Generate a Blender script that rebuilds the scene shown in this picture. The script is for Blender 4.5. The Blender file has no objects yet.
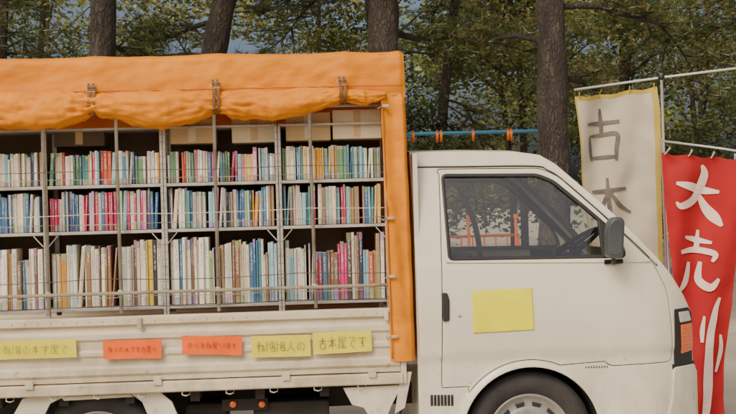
import bpy, math, random
import numpy as np
from mathutils import Vector, Matrix, noise
from mathutils.geometry import delaunay_2d_cdt
random.seed(7); rng=np.random.default_rng(7)
scene=bpy.context.scene
# ------------------------------------------------------------------ camera
YAW=0.06; ROLL=-0.027; D=6.0; ZC=1.65; FL=54.0
cdir=Vector((math.sin(YAW),math.cos(YAW),0))
C=Vector((0,0,ZC))-cdir*D
CM=Matrix.Translation(C)@Matrix.Rotation(-YAW,4,'Z')@Matrix.Rotation(math.pi/2,4,'X')@Matrix.Rotation(ROLL,4,'Z')
cd=bpy.data.cameras.new("camera"); cam=bpy.data.objects.new("camera",cd); scene.collection.objects.link(cam)
cam.matrix_world=CM; cd.lens=FL; cd.sensor_width=36; cd.clip_end=2000; cd.clip_start=0.05
cd.dof.use_dof=True; cd.dof.focus_distance=6.2; cd.dof.aperture_fstop=14
scene.camera=cam
def P(px,py,y=0.0):
    """survey: photo measurement -> metres (x,z) on the vertical plane at depth y"""
    d=CM.to_3x3()@Vector(((px-368)/736*36/FL,(207-py)/736*36/FL,-1))
    t=(y-C.y)/d.y
    p=C+d*t
    return (p.x,p.z)
def PX(px,py,y=0.0): return P(px,py,y)[0]
def PZ(px,py,y=0.0): return P(px,py,y)[1]
def lin(c):
    c=c/255.0
    return c/12.92 if c<=0.04045 else ((c+0.055)/1.055)**2.4
def rgb(r,g,b): return (lin(r),lin(g),lin(b),1)
# ------------------------------------------------------------------ materials
def mat(name,col,rough=.6,metal=0.0,var=.12,scale=4.0,bump=0.0,bscale=40.0,dirt=None,dirtamt=.5,dscale=3.0,stretch=(1,1,1),trans=0.0,coat=0.0,spec=.5,grime=None,creases=0,plates=0):
    m=bpy.data.materials.new(name); m.use_nodes=True; nt=m.node_tree; N=nt.nodes; L=nt.links
    b=N["Principled BSDF"]; b.inputs["Roughness"].default_value=rough; b.inputs["Metallic"].default_value=metal
    b.inputs["Coat Weight"].default_value=coat; b.inputs["Specular IOR Level"].default_value=spec
    tc=N.new("ShaderNodeTexCoord"); mp=N.new("ShaderNodeMapping"); mp.inputs["Scale"].default_value=stretch
    L.new(tc.outputs["Object"],mp.inputs["Vector"])
    n=N.new("ShaderNodeTexNoise"); n.inputs["Scale"].default_value=scale; n.inputs["Detail"].default_value=6
    L.new(mp.outputs[0],n.inputs["Vector"])
    r=N.new("ShaderNodeMapRange"); r.inputs[1].default_value=.3; r.inputs[2].default_value=.7
    r.inputs[3].default_value=1-var; r.inputs[4].default_value=1+var
    L.new(n.outputs["Fac"],r.inputs[0])
    mx=N.new("ShaderNodeVectorMath"); mx.operation='SCALE'; mx.inputs[0].default_value=col[:3]
    L.new(r.outputs[0],mx.inputs["Scale"]); out=mx.outputs[0]
    if dirt:
        n2=N.new("ShaderNodeTexNoise"); n2.inputs["Scale"].default_value=dscale; n2.inputs["Detail"].default_value=9; n2.inputs["Roughness"].default_value=.68
        L.new(mp.outputs[0],n2.inputs["Vector"])
        r2=N.new("ShaderNodeMapRange"); r2.inputs[1].default_value=.5; r2.inputs[2].default_value=.78; r2.inputs[4].default_value=dirtamt
        L.new(n2.outputs["Fac"],r2.inputs[0])
        mm=N.new("ShaderNodeMix"); mm.data_type='RGBA'; L.new(r2.outputs[0],mm.inputs[0]); L.new(out,mm.inputs[6]); mm.inputs[7].default_value=dirt
        out=mm.outputs[2]
    if grime: # road grime thickening towards the ground, blotchy, slightly streaked downwards
        zlo,zhi,amt=grime
        sp=N.new("ShaderNodeSeparateXYZ"); L.new(tc.outputs["Object"],sp.inputs[0])
        mr=N.new("ShaderNodeMapRange"); mr.inputs[1].default_value=zhi; mr.inputs[2].default_value=zlo; mr.inputs[3].default_value=0; mr.inputs[4].default_value=1; L.new(sp.outputs[2],mr.inputs[0])
        m2=N.new("ShaderNodeMapping"); m2.inputs["Scale"].default_value=(2.4,2,1.3); L.new(tc.outputs["Object"],m2.inputs["Vector"])
        n4=N.new("ShaderNodeTexNoise"); n4.inputs["Scale"].default_value=1.7; n4.inputs["Detail"].default_value=10; n4.inputs["Roughness"].default_value=.72; n4.inputs["Distortion"].default_value=.4; L.new(m2.outputs[0],n4.inputs["Vector"])
        r4=N.new("ShaderNodeMapRange"); r4.inputs[1].default_value=.38; r4.inputs[2].default_value=.72; L.new(n4.outputs["Fac"],r4.inputs[0])
        mu=N.new("ShaderNodeMath"); mu.operation='MULTIPLY'; L.new(mr.outputs[0],mu.inputs[0]); L.new(r4.outputs[0],mu.inputs[1])
        mu2=N.new("ShaderNodeMath"); mu2.operation='MULTIPLY'; mu2.inputs[1].default_value=amt; L.new(mu.outputs[0],mu2.inputs[0])
        mm=N.new("ShaderNodeMix"); mm.data_type='RGBA'; L.new(mu2.outputs[0],mm.inputs[0]); L.new(out,mm.inputs[6]); mm.inputs[7].default_value=rgb(112,88,62)
        out=mm.outputs[2]
        n6=N.new("ShaderNodeTexNoise"); n6.inputs["Scale"].default_value=16; n6.inputs["Detail"].default_value=5; L.new(tc.outputs["Object"],n6.inputs["Vector"])
        r6=N.new("ShaderNodeMapRange"); r6.inputs[1].default_value=.66; r6.inputs[2].default_value=.72; r6.inputs[4].default_value=.6; L.new(n6.outputs["Fac"],r6.inputs[0])
        mu3=N.new("ShaderNodeMath"); mu3.operation='MULTIPLY'; L.new(r6.outputs[0],mu3.inputs[0]); L.new(mr.outputs[0],mu3.inputs[1])
        mm=N.new("ShaderNodeMix"); mm.data_type='RGBA'; L.new(mu3.outputs[0],mm.inputs[0]); L.new(out,mm.inputs[6]); mm.inputs[7].default_value=rgb(110,62,34)
        out=mm.outputs[2]
    last=None
    if plates: # cracked bark plates
        vo=N.new("ShaderNodeTexVoronoi"); vo.feature='DISTANCE_TO_EDGE'; vo.inputs["Scale"].default_value=plates
        nd=N.new("ShaderNodeTexNoise"); nd.inputs["Scale"].default_value=12; nd.inputs["Detail"].default_value=4; L.new(mp.outputs[0],nd.inputs["Vector"])
        mixv=N.new("ShaderNodeMix"); mixv.data_type='VECTOR'; mixv.inputs[0].default_value=.16; L.new(mp.outputs[0],mixv.inputs[4]); L.new(nd.outputs["Color"],mixv.inputs[5]); L.new(mixv.outputs[1],vo.inputs["Vector"])
        rr=N.new("ShaderNodeMapRange"); rr.inputs[1].default_value=0; rr.inputs[2].default_value=.3; rr.inputs[3].default_value=.6; rr.inputs[4].default_value=1.15; L.new(vo.outputs["Distance"],rr.inputs[0])
        sc=N.new("ShaderNodeVectorMath"); sc.operation='SCALE'; L.new(out,sc.inputs[0]); L.new(rr.outputs[0],sc.inputs["Scale"]); out=sc.outputs[0]
        last=N.new("ShaderNodeBump"); last.inputs["Strength"].default_value=.9; last.inputs["Distance"].default_value=.03; L.new(rr.outputs[0],last.inputs["Height"])
    L.new(out,b.inputs["Base Color"])
    if bump>0:
        n3=N.new("ShaderNodeTexNoise"); n3.inputs["Scale"].default_value=bscale; n3.inputs["Detail"].default_value=5
        L.new(mp.outputs[0],n3.inputs["Vector"])
        bp=N.new("ShaderNodeBump"); bp.inputs["Strength"].default_value=bump; bp.inputs["Distance"].default_value=.02
        L.new(n3.outputs["Fac"],bp.inputs["Height"])
        if last: L.new(last.outputs[0],bp.inputs["Normal"])
        last=bp
        if creases:
            n5=N.new("ShaderNodeTexNoise"); n5.noise_type='RIDGED_MULTIFRACTAL'; n5.inputs["Scale"].default_value=2.6; n5.inputs["Detail"].default_value=4; n5.inputs["Distortion"].default_value=.5
            L.new(mp.outputs[0],n5.inputs["Vector"])
            b2=N.new("ShaderNodeBump"); b2.inputs["Strength"].default_value=creases; b2.inputs["Distance"].default_value=.016
            L.new(n5.outputs["Fac"],b2.inputs["Height"]); L.new(bp.outputs[0],b2.inputs["Normal"]); last=b2
    if last: L.new(last.outputs[0],b.inputs["Normal"])
    if trans>0:
        t=N.new("ShaderNodeBsdfTranslucent"); L.new(out,t.inputs["Color"])
        ms=N.new("ShaderNodeMixShader"); ms.inputs[0].default_value=trans
        L.new(b.outputs[0],ms.inputs[1]); L.new(t.outputs[0],ms.inputs[2]); L.new(ms.outputs[0],N["Material Output"].inputs[0])
    return m
def leafmat():
    m=bpy.data.materials.new("foliage"); m.use_nodes=True; nt=m.node_tree; N=nt.nodes; L=nt.links
    N.remove(N["Principled BSDF"]); d=N.new("ShaderNodeBsdfDiffuse")
    a=N.new("ShaderNodeAttribute"); a.attribute_name="lcol"; L.new(a.outputs["Color"],d.inputs["Color"])
    t=N.new("ShaderNodeBsdfTranslucent"); L.new(a.outputs["Color"],t.inputs["Color"])
    ms=N.new("ShaderNodeMixShader"); ms.inputs[0].default_value=.42
    L.new(d.outputs[0],ms.inputs[1]); L.new(t.outputs[0],ms.inputs[2])
    g=N.new("ShaderNodeBsdfGlossy"); g.inputs["Roughness"].default_value=.35; m2=N.new("ShaderNodeMixShader"); m2.inputs[0].default_value=.04
    L.new(ms.outputs[0],m2.inputs[1]); L.new(g.outputs[0],m2.inputs[2]); L.new(m2.outputs[0],N["Material Output"].inputs[0]); return m
M={}
M['cream']=mat("cream_paint",rgb(220,214,192),.36,var=.04,scale=2.5,dirt=rgb(174,160,128),dirtamt=.34,dscale=2.2,stretch=(1,1,.6),coat=.25,grime=(.35,1.10,.55),bump=.02,bscale=3)
M['bed']=mat("bed_paint",rgb(212,200,170),.5,var=.07,scale=3,dirt=rgb(142,114,82),dirtamt=.7,dscale=3.2,stretch=(.6,1,2.0),bump=.04,bscale=10,grime=(.60,1.2,.75))
M['tarp']=mat("orange_tarp",rgb(230,140,10),.60,var=.10,scale=3.0,dirt=rgb(184,100,12),dirtamt=.5,dscale=2.6,bump=.45,bscale=9,stretch=(.5,1,1.6),trans=.10,creases=.55,spec=.3)
M['tarpdark']=mat("tarp_seam",rgb(176,98,14),.7,var=.1)
M['black']=mat("black_rubber",(.018,.018,.018,1),.55,var=.2,scale=8)
M['tyre']=mat("tyre_rubber",(.034,.032,.030,1),.8,var=.25,scale=12,bump=.2,bscale=60)
M['chassis']=mat("chassis_dark",(.024,.020,.017,1),.8,var=.3)
M['steel']=mat("galvanised_steel",rgb(180,174,162),.45,metal=.2,var=.15,scale=14,dirt=rgb(104,74,52),dirtamt=.65,dscale=9)
M['rail']=mat("painted_rail",rgb(200,190,166),.5,var=.1,scale=8,dirt=rgb(116,78,48),dirtamt=.75,dscale=7)
M['chrome']=mat("hubcap_silver",rgb(160,158,154),.42,metal=.5,var=.14,scale=9,dirt=rgb(84,70,54),dirtamt=.7,dscale=8)
M['strap']=mat("brown_strap",rgb(112,80,50),.8,var=.2,scale=20)
M['card']=mat("cardboard",rgb(190,160,118),.85,var=.12,scale=3,bump=.1,bscale=30)
M['card2']=mat("cardboard_pale",rgb(206,190,158),.85,var=.12,scale=3)
M['inner']=mat("brown_board",rgb(92,76,58),.9,var=.25,scale=3)  # dark brown board of the shelf backs and one carton
M['yel']=mat("yellow_paper",rgb(228,222,28),.75,var=.07,scale=6,bump=.1,bscale=14)
M['yel2']=mat("yellow_paper_pale",rgb(218,206,62),.75,var=.08,scale=6,bump=.15,bscale=14)
M['ora']=mat("orange_paper",rgb(238,100,16),.75,var=.08,scale=6,bump=.15,bscale=14)
M['ink']=mat("marker_ink",rgb(88,78,60),.8,var=.2,scale=30)
M['inkred']=mat("marker_ink_red",rgb(150,44,24),.8,var=.2,scale=30)
M['brush']=mat("brush_ink",rgb(104,98,88),.9,var=.3,scale=14)
M['white']=mat("white_pole",rgb(216,212,202),.5,var=.05)
M['flagw']=mat("banner_cloth_cream",rgb(218,208,182),.85,var=.07,scale=3,bump=.15,bscale=12,trans=.35)
M['flagy']=mat("banner_border_yellow",rgb(204,180,84),.85,var=.06,trans=.3)
M['flagr']=mat("banner_cloth_red",rgb(190,34,38),.8,var=.12,scale=3,bump=.15,bscale=12,trans=.3)
M['flagc']=mat("banner_print_white",rgb(230,204,188),.85,var=.05)
M['amber']=mat("amber_lens",rgb(225,104,28),.15,var=.06,scale=20,coat=.8)
M['clear']=mat("clear_lens",rgb(190,190,182),.12,var=.06,scale=20,coat=.8)
M['blue']=mat("blue_pipe",rgb(74,146,182),.5,var=.1)
M['orpipe']=mat("orange_pipe",rgb(226,110,30),.5,var=.1)
M['mirrorh']=mat("mirror_housing",rgb(70,72,74),.45,var=.1)
M['mirrorg']=mat("mirror_glass",rgb(120,128,134),.12,metal=.8,var=.05)
M['seat']=mat("seat_fabric",rgb(84,80,76),.9,var=.15,scale=20)
M['dash']=mat("dash_plastic",rgb(64,62,60),.6,var=.1)
M['bark']=mat("pine_bark",(.056,.043,.031,1),.95,var=.5,scale=6,bump=.9,bscale=22,stretch=(1,1,.36),plates=24)
M['sand']=mat("park_soil",rgb(190,178,156),.95,var=.14,scale=.6,bump=.3,bscale=8,dirt=rgb(120,112,80),dirtamt=.5,dscale=.8)
M['leaf']=leafmat()
g=bpy.data.materials.new("window_glass"); g.use_nodes=True; N=g.node_tree.nodes; L=g.node_tree.links
N.remove(N["Principled BSDF"]); tr=N.new("ShaderNodeBsdfTransparent"); tr.inputs[0].default_value=(.90,.92,.88,1); gl=N.new("ShaderNodeBsdfGlossy"); gl.inputs["Roughness"].default_value=.02
fr=N.new("ShaderNodeFresnel"); fr.inputs[0].default_value=2.0; ms=N.new("ShaderNodeMixShader")
L.new(fr.outputs[0],ms.inputs[0]); L.new(tr.outputs[0],ms.inputs[1]); L.new(gl.outputs[0],ms.inputs[2]); L.new(ms.outputs[0],N["Material Output"].inputs[0]); M['glass']=g
def bookmat():
    m=bpy.data.materials.new("book_spines"); m.use_nodes=True; nt=m.node_tree; N=nt.nodes; L=nt.links
    b=N["Principled BSDF"]; b.inputs["Roughness"].default_value=.5
    a=N.new("ShaderNodeAttribute"); a.attribute_name="bcol"
    uv=N.new("ShaderNodeUVMap"); uv.uv_map="UVMap"; sp=N.new("ShaderNodeSeparateXYZ"); L.new(uv.outputs[0],sp.inputs[0])
    def mth(op,x,y=None,z=None):
        n=N.new("ShaderNodeMath"); n.operation=op
        for i,v in enumerate((x,y,z)):
            if v is None: continue
            if isinstance(v,(int,float)): n.inputs[i].default_value=v
            else: L.new(v,n.inputs[i])
        return n.outputs[0]
    al=a.outputs["Alpha"]
    cb=N.new("ShaderNodeCombineXYZ"); L.new(mth('MULTIPLY',sp.outputs[0],2.6),cb.inputs[0]); L.new(mth('MULTIPLY',sp.outputs[1],24.0),cb.inputs[1]); L.new(mth('MULTIPLY',al,90.0),cb.inputs[2])
    n=N.new("ShaderNodeTexNoise"); n.inputs["Scale"].default_value=1.5; n.inputs["Detail"].default_value=1; L.new(cb.outputs[0],n.inputs["Vector"])
    t=mth('GREATER_THAN',n.outputs["Fac"],.49)
    mu=mth('LESS_THAN',mth('ABSOLUTE',mth('SUBTRACT',sp.outputs[0],.5)),.19)
    v0=mth('ADD',mth('MULTIPLY',mth('FRACT',mth('MULTIPLY',al,17.7)),.4),.32)
    mv=mth('MULTIPLY',mth('GREATER_THAN',sp.outputs[1],v0),mth('LESS_THAN',sp.outputs[1],.92))
    fac=mth('MULTIPLY',mth('MULTIPLY',t,mu),mth('MULTIPLY',mv,.55))
    lum=N.new("ShaderNodeRGBToBW"); L.new(a.outputs["Color"],lum.inputs[0])
    inkv=mth('LESS_THAN',lum.outputs[0],.2); inkv=mth('MULTIPLY_ADD',inkv,.6,.07)
    mm=N.new("ShaderNodeMix"); mm.data_type='RGBA'; L.new(fac,mm.inputs[0]); L.new(a.outputs["Color"],mm.inputs[6]); L.new(inkv,mm.inputs[7])
    w=mth('FRACT',mth('MULTIPLY',al,7.3))
    cb2=N.new("ShaderNodeCombineColor"); cb2.mode='HSV'
    L.new(mth('FRACT',mth('MULTIPLY',al,13.1)),cb2.inputs[0]); cb2.inputs[1].default_value=.55; L.new(mth('MULTIPLY_ADD',mth('FRACT',mth('MULTIPLY',al,51.9)),.5,.15),cb2.inputs[2])
    band=mth('MULTIPLY',mth('LESS_THAN',sp.outputs[1],mth('MULTIPLY',w,.24)),mth('GREATER_THAN',w,.4))
    m2=N.new("ShaderNodeMix"); m2.data_type='RGBA'; L.new(mth('MULTIPLY',band,.6),m2.inputs[0]); L.new(mm.outputs[2],m2.inputs[6]); L.new(cb2.outputs[0],m2.inputs[7])
    w2=mth('FRACT',mth('MULTIPLY',al,31.3))
    band2=mth('MULTIPLY',mth('GREATER_THAN',sp.outputs[1],mth('SUBTRACT',1.0,mth('MULTIPLY',w2,.16))),mth('GREATER_THAN',w2,.6))
    m3=N.new("ShaderNodeMix"); m3.data_type='RGBA'; L.new(mth('MULTIPLY',band2,.65),m3.inputs[0]); L.new(m2.outputs[2],m3.inputs[6]); L.new(cb2.outputs[0],m3.inputs[7])
    L.new(m3.outputs[2],b.inputs["Base Color"]); return m
M['book']=bookmat()
# ------------------------------------------------------------------ mesh helpers
def empty(name):
    e=bpy.data.objects.new(name,None); scene.collection.objects.link(e); e.empty_display_size=.2; return e
def mk(name,verts,faces,mt,parent=None,smooth=False,midx=None):
    me=bpy.data.meshes.new(name); me.from_pydata([tuple(v) for v in verts],[],faces); me.update()
    mts=mt if isinstance(mt,(list,tuple)) else [mt]
    for k in mts: me.materials.append(k)
    if midx is not None: me.polygons.foreach_set("material_index",midx)
    if smooth: me.polygons.foreach_set("use_smooth",[True]*len(me.polygons))
    o=bpy.data.objects.new(name,me); scene.collection.objects.link(o)
    if parent: o.parent=parent
    return o
def bevel(o,w=.006,s=2):
    b=o.modifiers.new("bevel",'BEVEL'); b.width=w; b.segments=s; b.limit_method='ANGLE'; b.angle_limit=math.radians(40)
    return o
def box(name,x0,x1,y0,y1,z0,z1,mt,parent=None,bw=0):
    v=[(x,y,z) for x in(x0,x1) for y in(y0,y1) for z in(z0,z1)]
    f=[(0,1,3,2),(4,6,7,5),(0,4,5,1),(2,3,7,6),(0,2,6,4),(1,5,7,3)]
    o=mk(name,v,f,mt,parent)
    if bw: bevel(o,bw)
    return o
def prism(name,pts,y0,y1,mt,parent=None,bw=0):
    n=len(pts); v=[(x,y0,z) for x,z in pts]+[(x,y1,z) for x,z in pts]
    f=[tuple(range(n)),tuple(range(2*n-1,n-1,-1))]+[(i,i+n,(i+1)%n+n,(i+1)%n) for i in range(n)]
    o=mk(name,v,f,mt,parent)
    if bw: bevel(o,bw)
    return o
def tubedata(pts,rad,seg=8,cap=True,jit=0):
    pts=[Vector(p) for p in pts]; n=len(pts)
    if isinstance(rad,(int,float)): rad=[rad]*n
    V=[];F=[]; up=Vector((0.0123,.31,.95)).normalized()
    for i,p in enumerate(pts):
        t=(pts[min(i+1,n-1)]-pts[max(i-1,0)]).normalized()
        a=t.cross(up)
        if a.length<.1: a=t.cross(Vector((1,0,0)))
        a.normalize(); b=t.cross(a)
        for k in range(seg):
            an=2*math.pi*k/seg; r=rad[i]
            if jit: r*=1+jit*noise.noise(Vector((math.cos(an)*1.7,math.sin(an)*1.7,p.z*2.3+p.x)))
            V.append(p+(a*math.cos(an)+b*math.sin(an))*r)
    for i in range(n-1):
        for k in range(seg):
            k2=(k+1)%seg; F.append((i*seg+k,i*seg+k2,(i+1)*seg+k2,(i+1)*seg+k))
    if cap: F.append(tuple(range(seg))); F.append(tuple((n-1)*seg+k for k in range(seg)))
    return V,F
def join(parts):
    V=[];F=[]
    for v,f in parts:
        o=len(V); V+=list(v); F+=[tuple(i+o for i in q) for q in f]
    return V,F
def tube(name,pts,rad,mt,parent=None,seg=8,jit=0):
    V,F=tubedata(pts,rad,seg,True,jit); return mk(name,V,F,mt,parent,True)
def lathe(name,prof,cx,cz,mt,parent,seg=56):
    V=[];F=[];n=len(prof)
    for k in range(seg):
        a=2*math.pi*k/seg
        for (y,r) in prof: V.append((cx+r*math.cos(a),y,cz+r*math.sin(a)))
    for k in range(seg):
        k2=(k+1)%seg
        for i in range(n-1): F.append((k*n+i,k*n+i+1,k2*n+i+1,k2*n+i))
    return mk(name,V,F,mt,parent,True)
def sst(t): t=max(0,min(1,t)); return t*t*(3-2*t)
def roundpoly(pts,r):
    out=[];n=len(pts)
    for i in range(n):
        p=Vector(pts[i]);a=Vector(pts[i-1]);b=Vector(pts[(i+1)%n])
        la=(a-p).length; lb=(b-p).length; ra=min(r,la*.45); rb=min(r,lb*.45)
        s=p+(a-p).normalized()*ra; e=p+(b-p).normalized()*rb
        for k in range(6):
            t=k/5; out.append(((1-t)**2)*s+2*t*(1-t)*p+t*t*e)
    return out
def resample(pts,sp):
    out=[];n=len(pts)
    for i in range(n):
        a=Vector(pts[i]);b=Vector(pts[(i+1)%n]); L_=(b-a).length
        if L_<1e-5: continue
        k=max(1,int(math.ceil(L_/sp)))
        for j in range(k): out.append(a.lerp(b,j/k))
    return out
def inside(poly,x,y):
    c=False;n=len(poly);j=n-1
    for i in range(n):
        xi,yi=poly[i];xj,yj=poly[j]
        if (yi>y)!=(yj>y) and x<(xj-xi)*(y-yi)/(yj-yi)+xi: c=not c
        j=i
    return c
def segdist(arr,x,y):
    d=np.hypot(arr[:,0]-x,arr[:,1]-y); return d.min()
def panel(name,outer,holes,yf,mt,parent,sp=.03,thick=.022,mirror=None,rim=.002):
    """sheet-metal panel: outline + holes in metres (x,z), pressed to depth yf(x,z), with rolled edge"""
    loops=[resample([Vector(p) for p in outer],sp*.6)]+[resample([Vector(p) for p in h],sp*.6) for h in holes]
    pts=[];edges=[]
    for lp in loops:
        o=len(pts); pts+=lp; edges+=[(o+i,o+(i+1)%len(lp)) for i in range(len(lp))]
    allb=np.array([(p.x,p.y) for lp in loops for p in resample(lp,.006)])
    oL=[tuple(p) for p in loops[0]]; hL=[[tuple(p) for p in l] for l in loops[1:]]
    def ok(x,z): return inside(oL,x,z) and not any(inside(h,x,z) for h in hL)
    extra=[]
    for lp in loops:
        n=len(lp)
        for i in range(n):
            t=lp[(i+1)%n]-lp[i-1]
            if t.length<1e-6: continue
            nn=Vector((-t.y,t.x)).normalized()
            for s in(1,-1):
                q=lp[i]+nn*.006*s
                if ok(q.x,q.y) and segdist(allb,q.x,q.y)>.004: extra.append(q)
    x0,z0=allb.min(0);x1,z1=allb.max(0)
    for i in range(int((x1-x0)/sp)+1):
        for j in range(int((z1-z0)/sp)+1):
            x=x0+(i+.5*(j%2))*sp; z=z0+j*sp
            if ok(x,z) and segdist(allb,x,z)>.012: extra.append(Vector((x,z)))
    r=delaunay_2d_cdt(pts+extra,edges,[],0,1e-5)
    vs=r[0]; fs=[]
    for f in r[2]:
        cx=sum(vs[i].x for i in f)/3; cz=sum(vs[i].y for i in f)/3
        if ok(cx,cz): fs.append(tuple(f))
    V=[Vector((v.x,yf(v.x,v.y),v.y)) for v in vs]; F=list(fs)
    ec={}
    for f in fs:
        for a,b in((f[0],f[1]),(f[1],f[2]),(f[2],f[0])):
            k=(min(a,b),max(a,b)); ec.setdefault(k,[]).append((a,b))
    bd=[v[0] for v in ec.values() if len(v)==1]
    nrm={}
    for a,b in bd:
        d=vs[b]-vs[a]; n=Vector((d.y,-d.x))
        if n.length>0: n.normalize()
        nrm[a]=nrm.get(a,Vector((0,0)))+n; nrm[b]=nrm.get(b,Vector((0,0)))+n
    i1={};i2={}
    for a,n in nrm.items():
        n=n.normalized() if n.length>1e-6 else n
        p=V[a]; i1[a]=len(V); V.append(Vector((p.x+n.x*rim,p.y+.0025,p.z+n.y*rim)))
        i2[a]=len(V); V.append(Vector((p.x+n.x*rim,p.y+thick,p.z+n.y*rim)))
    for a,b in bd:
        F.append((b,a,i1[a],i1[b])); F.append((i1[b],i1[a],i2[a],i2[b]))
    if mirror is not None:
        for v in V: v.y=mirror-v.y
        F=[tuple(reversed(f)) for f in F]
    return mk(name,V,F,mt,parent,True)
def W2(pxl,y=0.0): return [Vector(P(a,b,y)) for a,b in pxl]
def catmull(pts,k=6):
    out=[];n=len(pts)
    for i in range(n-1):
        p0=pts[max(i-1,0)];p1=pts[i];p2=pts[i+1];p3=pts[min(i+2,n-1)]
        for j in range(k):
            t=j/k
            out.append(tuple(.5*((2*b)+(-a+c)*t+(2*a-5*b+4*c-d)*t*t+(-a+3*b-3*c+d)*t**3) for a,b,c,d in zip(p0,p1,p2,p3)))
    out.append(tuple(pts[-1])); return out
def ribbon(pts3):
    p=catmull(pts3) if len(pts3)>2 else catmull([pts3[0],tuple((a+b)/2 for a,b in zip(*pts3)),pts3[1]])
    V=[];F=[]
    for i,(x,z,w) in enumerate(p):
        a=p[max(i-1,0)];b=p[min(i+1,len(p)-1)]
        t=Vector((b[0]-a[0],b[1]-a[1]));t=t.normalized() if t.length>0 else Vector((1,0))
        n=Vector((-t.y,t.x)); w=max(w,.0005)
        V.append((x+n.x*w,z+n.y*w));V.append((x-n.x*w,z-n.y*w))
        if i: F.append((2*i-2,2*i-1,2*i+1,2*i))
    return V,F
def strokes(name,list3,yf,mt,parent):
    V=[];F=[]
    for k,s in enumerate(list3):
        v,f=ribbon(s); o=len(V); V+=[(x,yf(x,z)-.0004*k,z) for x,z in v]; F+=[tuple(i+o for i in q) for q in f]
    return mk(name,V,F,mt,parent)
# ------------------------------------------------------------------ world & sun
EL=math.radians(42); AZ=math.radians(212)
w=bpy.data.worlds.new("World"); scene.world=w; w.use_nodes=True; nt=w.node_tree
sk=nt.nodes.new("ShaderNodeTexSky"); sk.sky_type='NISHITA'; sk.sun_disc=False; sk.sun_elevation=EL; sk.sun_rotation=AZ; sk.dust_density=8; sk.air_density=.7; sk.ozone_density=.2
nt.links.new(sk.outputs[0],nt.nodes["Background"].inputs[0]); nt.nodes["Background"].inputs[1].default_value=.15
sd=bpy.data.lights.new("sun",'SUN'); sd.energy=1.45; sd.angle=math.radians(20); sd.color=(1,.94,.84)
so=bpy.data.objects.new("sun",sd); scene.collection.objects.link(so)
sv=Vector((math.sin(AZ)*math.cos(EL),math.cos(AZ)*math.cos(EL),math.sin(EL)))
so.rotation_euler=sv.to_track_quat('Z','Y').to_euler(); so.location=sv*20
# ------------------------------------------------------------------ ground
n=60;V=[];F=[]
gx=[math.copysign(abs(t)**3*400,t) for t in np.linspace(-1,1,n)]
for a in gx:
    for b in gx:
        r=math.hypot(a,b); V.append((a,b+4,0 if r<14 else .5*noise.noise(Vector((a*.03,b*.03,0)))*min(1,(r-14)/30)))
for i in range(n-1):
    for j in range(n-1): F.append((i*n+j,(i+1)*n+j,(i+1)*n+j+1,i*n+j+1))
mk("ground",V,F,M['sand'],None,True)
# ------------------------------------------------------------------ TRUCK
truck=empty("flatbed_truck"); W=1.6
wcx,wcz=P(532,437); RT=wcz-.008
zb=PZ(550,262); zcr=PZ(560,352); xf=PX(640,300)
def yside(x,z):
    if z>zb:
        t=(z-zb)/.6; y=.008*sst((z-zb)/.03)+.13*t**1.35
    else:
        t=(zb-z)/.55; y=-.016*math.sin(math.pi*min(t,1.0))
    y+=.014*sst((zcr-z)/.03)
    if x>xf: y+=.17*((x-xf)/.36)**2.3
    d=math.hypot(x-wcx,z-wcz)
    if z>wcz-.1: y-=.024*sst(1-(d-.385)/.055)
    return y+.0018*noise.noise(Vector((x*3,z*3,0)))
prof=W2([(412,151),(470,150),(520,150.5),(545,154),(560,163),(615,213),(655,255),(672,274),(689,298),(697,312),(701,338),(704,366),(704,395),(701,440)])
zbot=PZ(700,440)
prof_open=[]
for a,b in zip(prof[:-1],prof[1:]):
    k=max(1,int((b-a).length/.03))
    for j in range(k): prof_open.append(a.lerp(b,j/k))
prof_open.append(prof[-1])
a0=math.asin((zbot-wcz)/.385)
body=prof_open+[Vector((wcx+.45,zbot))]+[Vector((wcx+.385*math.cos(a),wcz+.385*math.sin(a))) for a in np.linspace(a0,math.pi-a0,34)]+[Vector((PX(424,440),zbot))]
aout=[Vector((wcx+.425*math.cos(a),wcz+.425*math.sin(a))) for a in np.linspace(math.radians(66),math.radians(143),16)]
door_c=W2([(438,169),(544,168),(562,176),(600,211),(652,262),(667,290),(673,330),(675,362)])
door=roundpoly(door_c+[Vector(P(610,366))],.035)+aout+[Vector(P(470,386.5)),Vector(P(443,388))]
def offset(poly,d):
    out=[];n=len(poly); A=sum(poly[i].x*poly[(i+1)%n].y-poly[(i+1)%n].x*poly[i].y for i in range(n)); s=1 if A>0 else -1
    for i in range(n):
        t=(poly[(i+1)%n]-poly[i-1]); t=t.normalized() if t.length>1e-7 else Vector((1,0))
        out.append(poly[i]+Vector((t.y,-t.x))*d*s)
    return out
door_r=resample(door,.02); door_hole=offset(door_r,.0066)
win=roundpoly(W2([(444,174),(541,173.5),(557,180),(586,205),(616,232),(624,247),(626,257),(449,260)]),.03)
for mir in(None,W):
    panel("cab_side",body,[door_hole],yside,M['cream'],truck,mirror=mir,rim=.0012)
    panel("door",door,[win],yside,M['cream'],truck,mirror=mir,rim=.0012)
    panel("door_gap_seal",offset(door_r,.014),[offset(door_r,-.014)],lambda x,z:yside(x,z)+.016,M['black'],truck,mirror=mir,thick=.004)
    wr=resample(win,.02)
    panel("window_rubber",offset(wr,.003),[offset(wr,-.012)],lambda x,z:yside(x,z)-.004,M['black'],truck,mirror=mir,thick=.03)
    panel("window_pane",offset(wr,-.004),[],lambda x,z:yside(x,z)+.012,M['glass'],truck,mirror=mir,thick=.001,sp=.06)
cols=[0,.015,.04,.075,.15,.3,.5,.7,.85,.925,.96,.985,1]
zA=PZ(560,165); zB=PZ(652,253)
V=[];F=[];mi=[]
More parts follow.
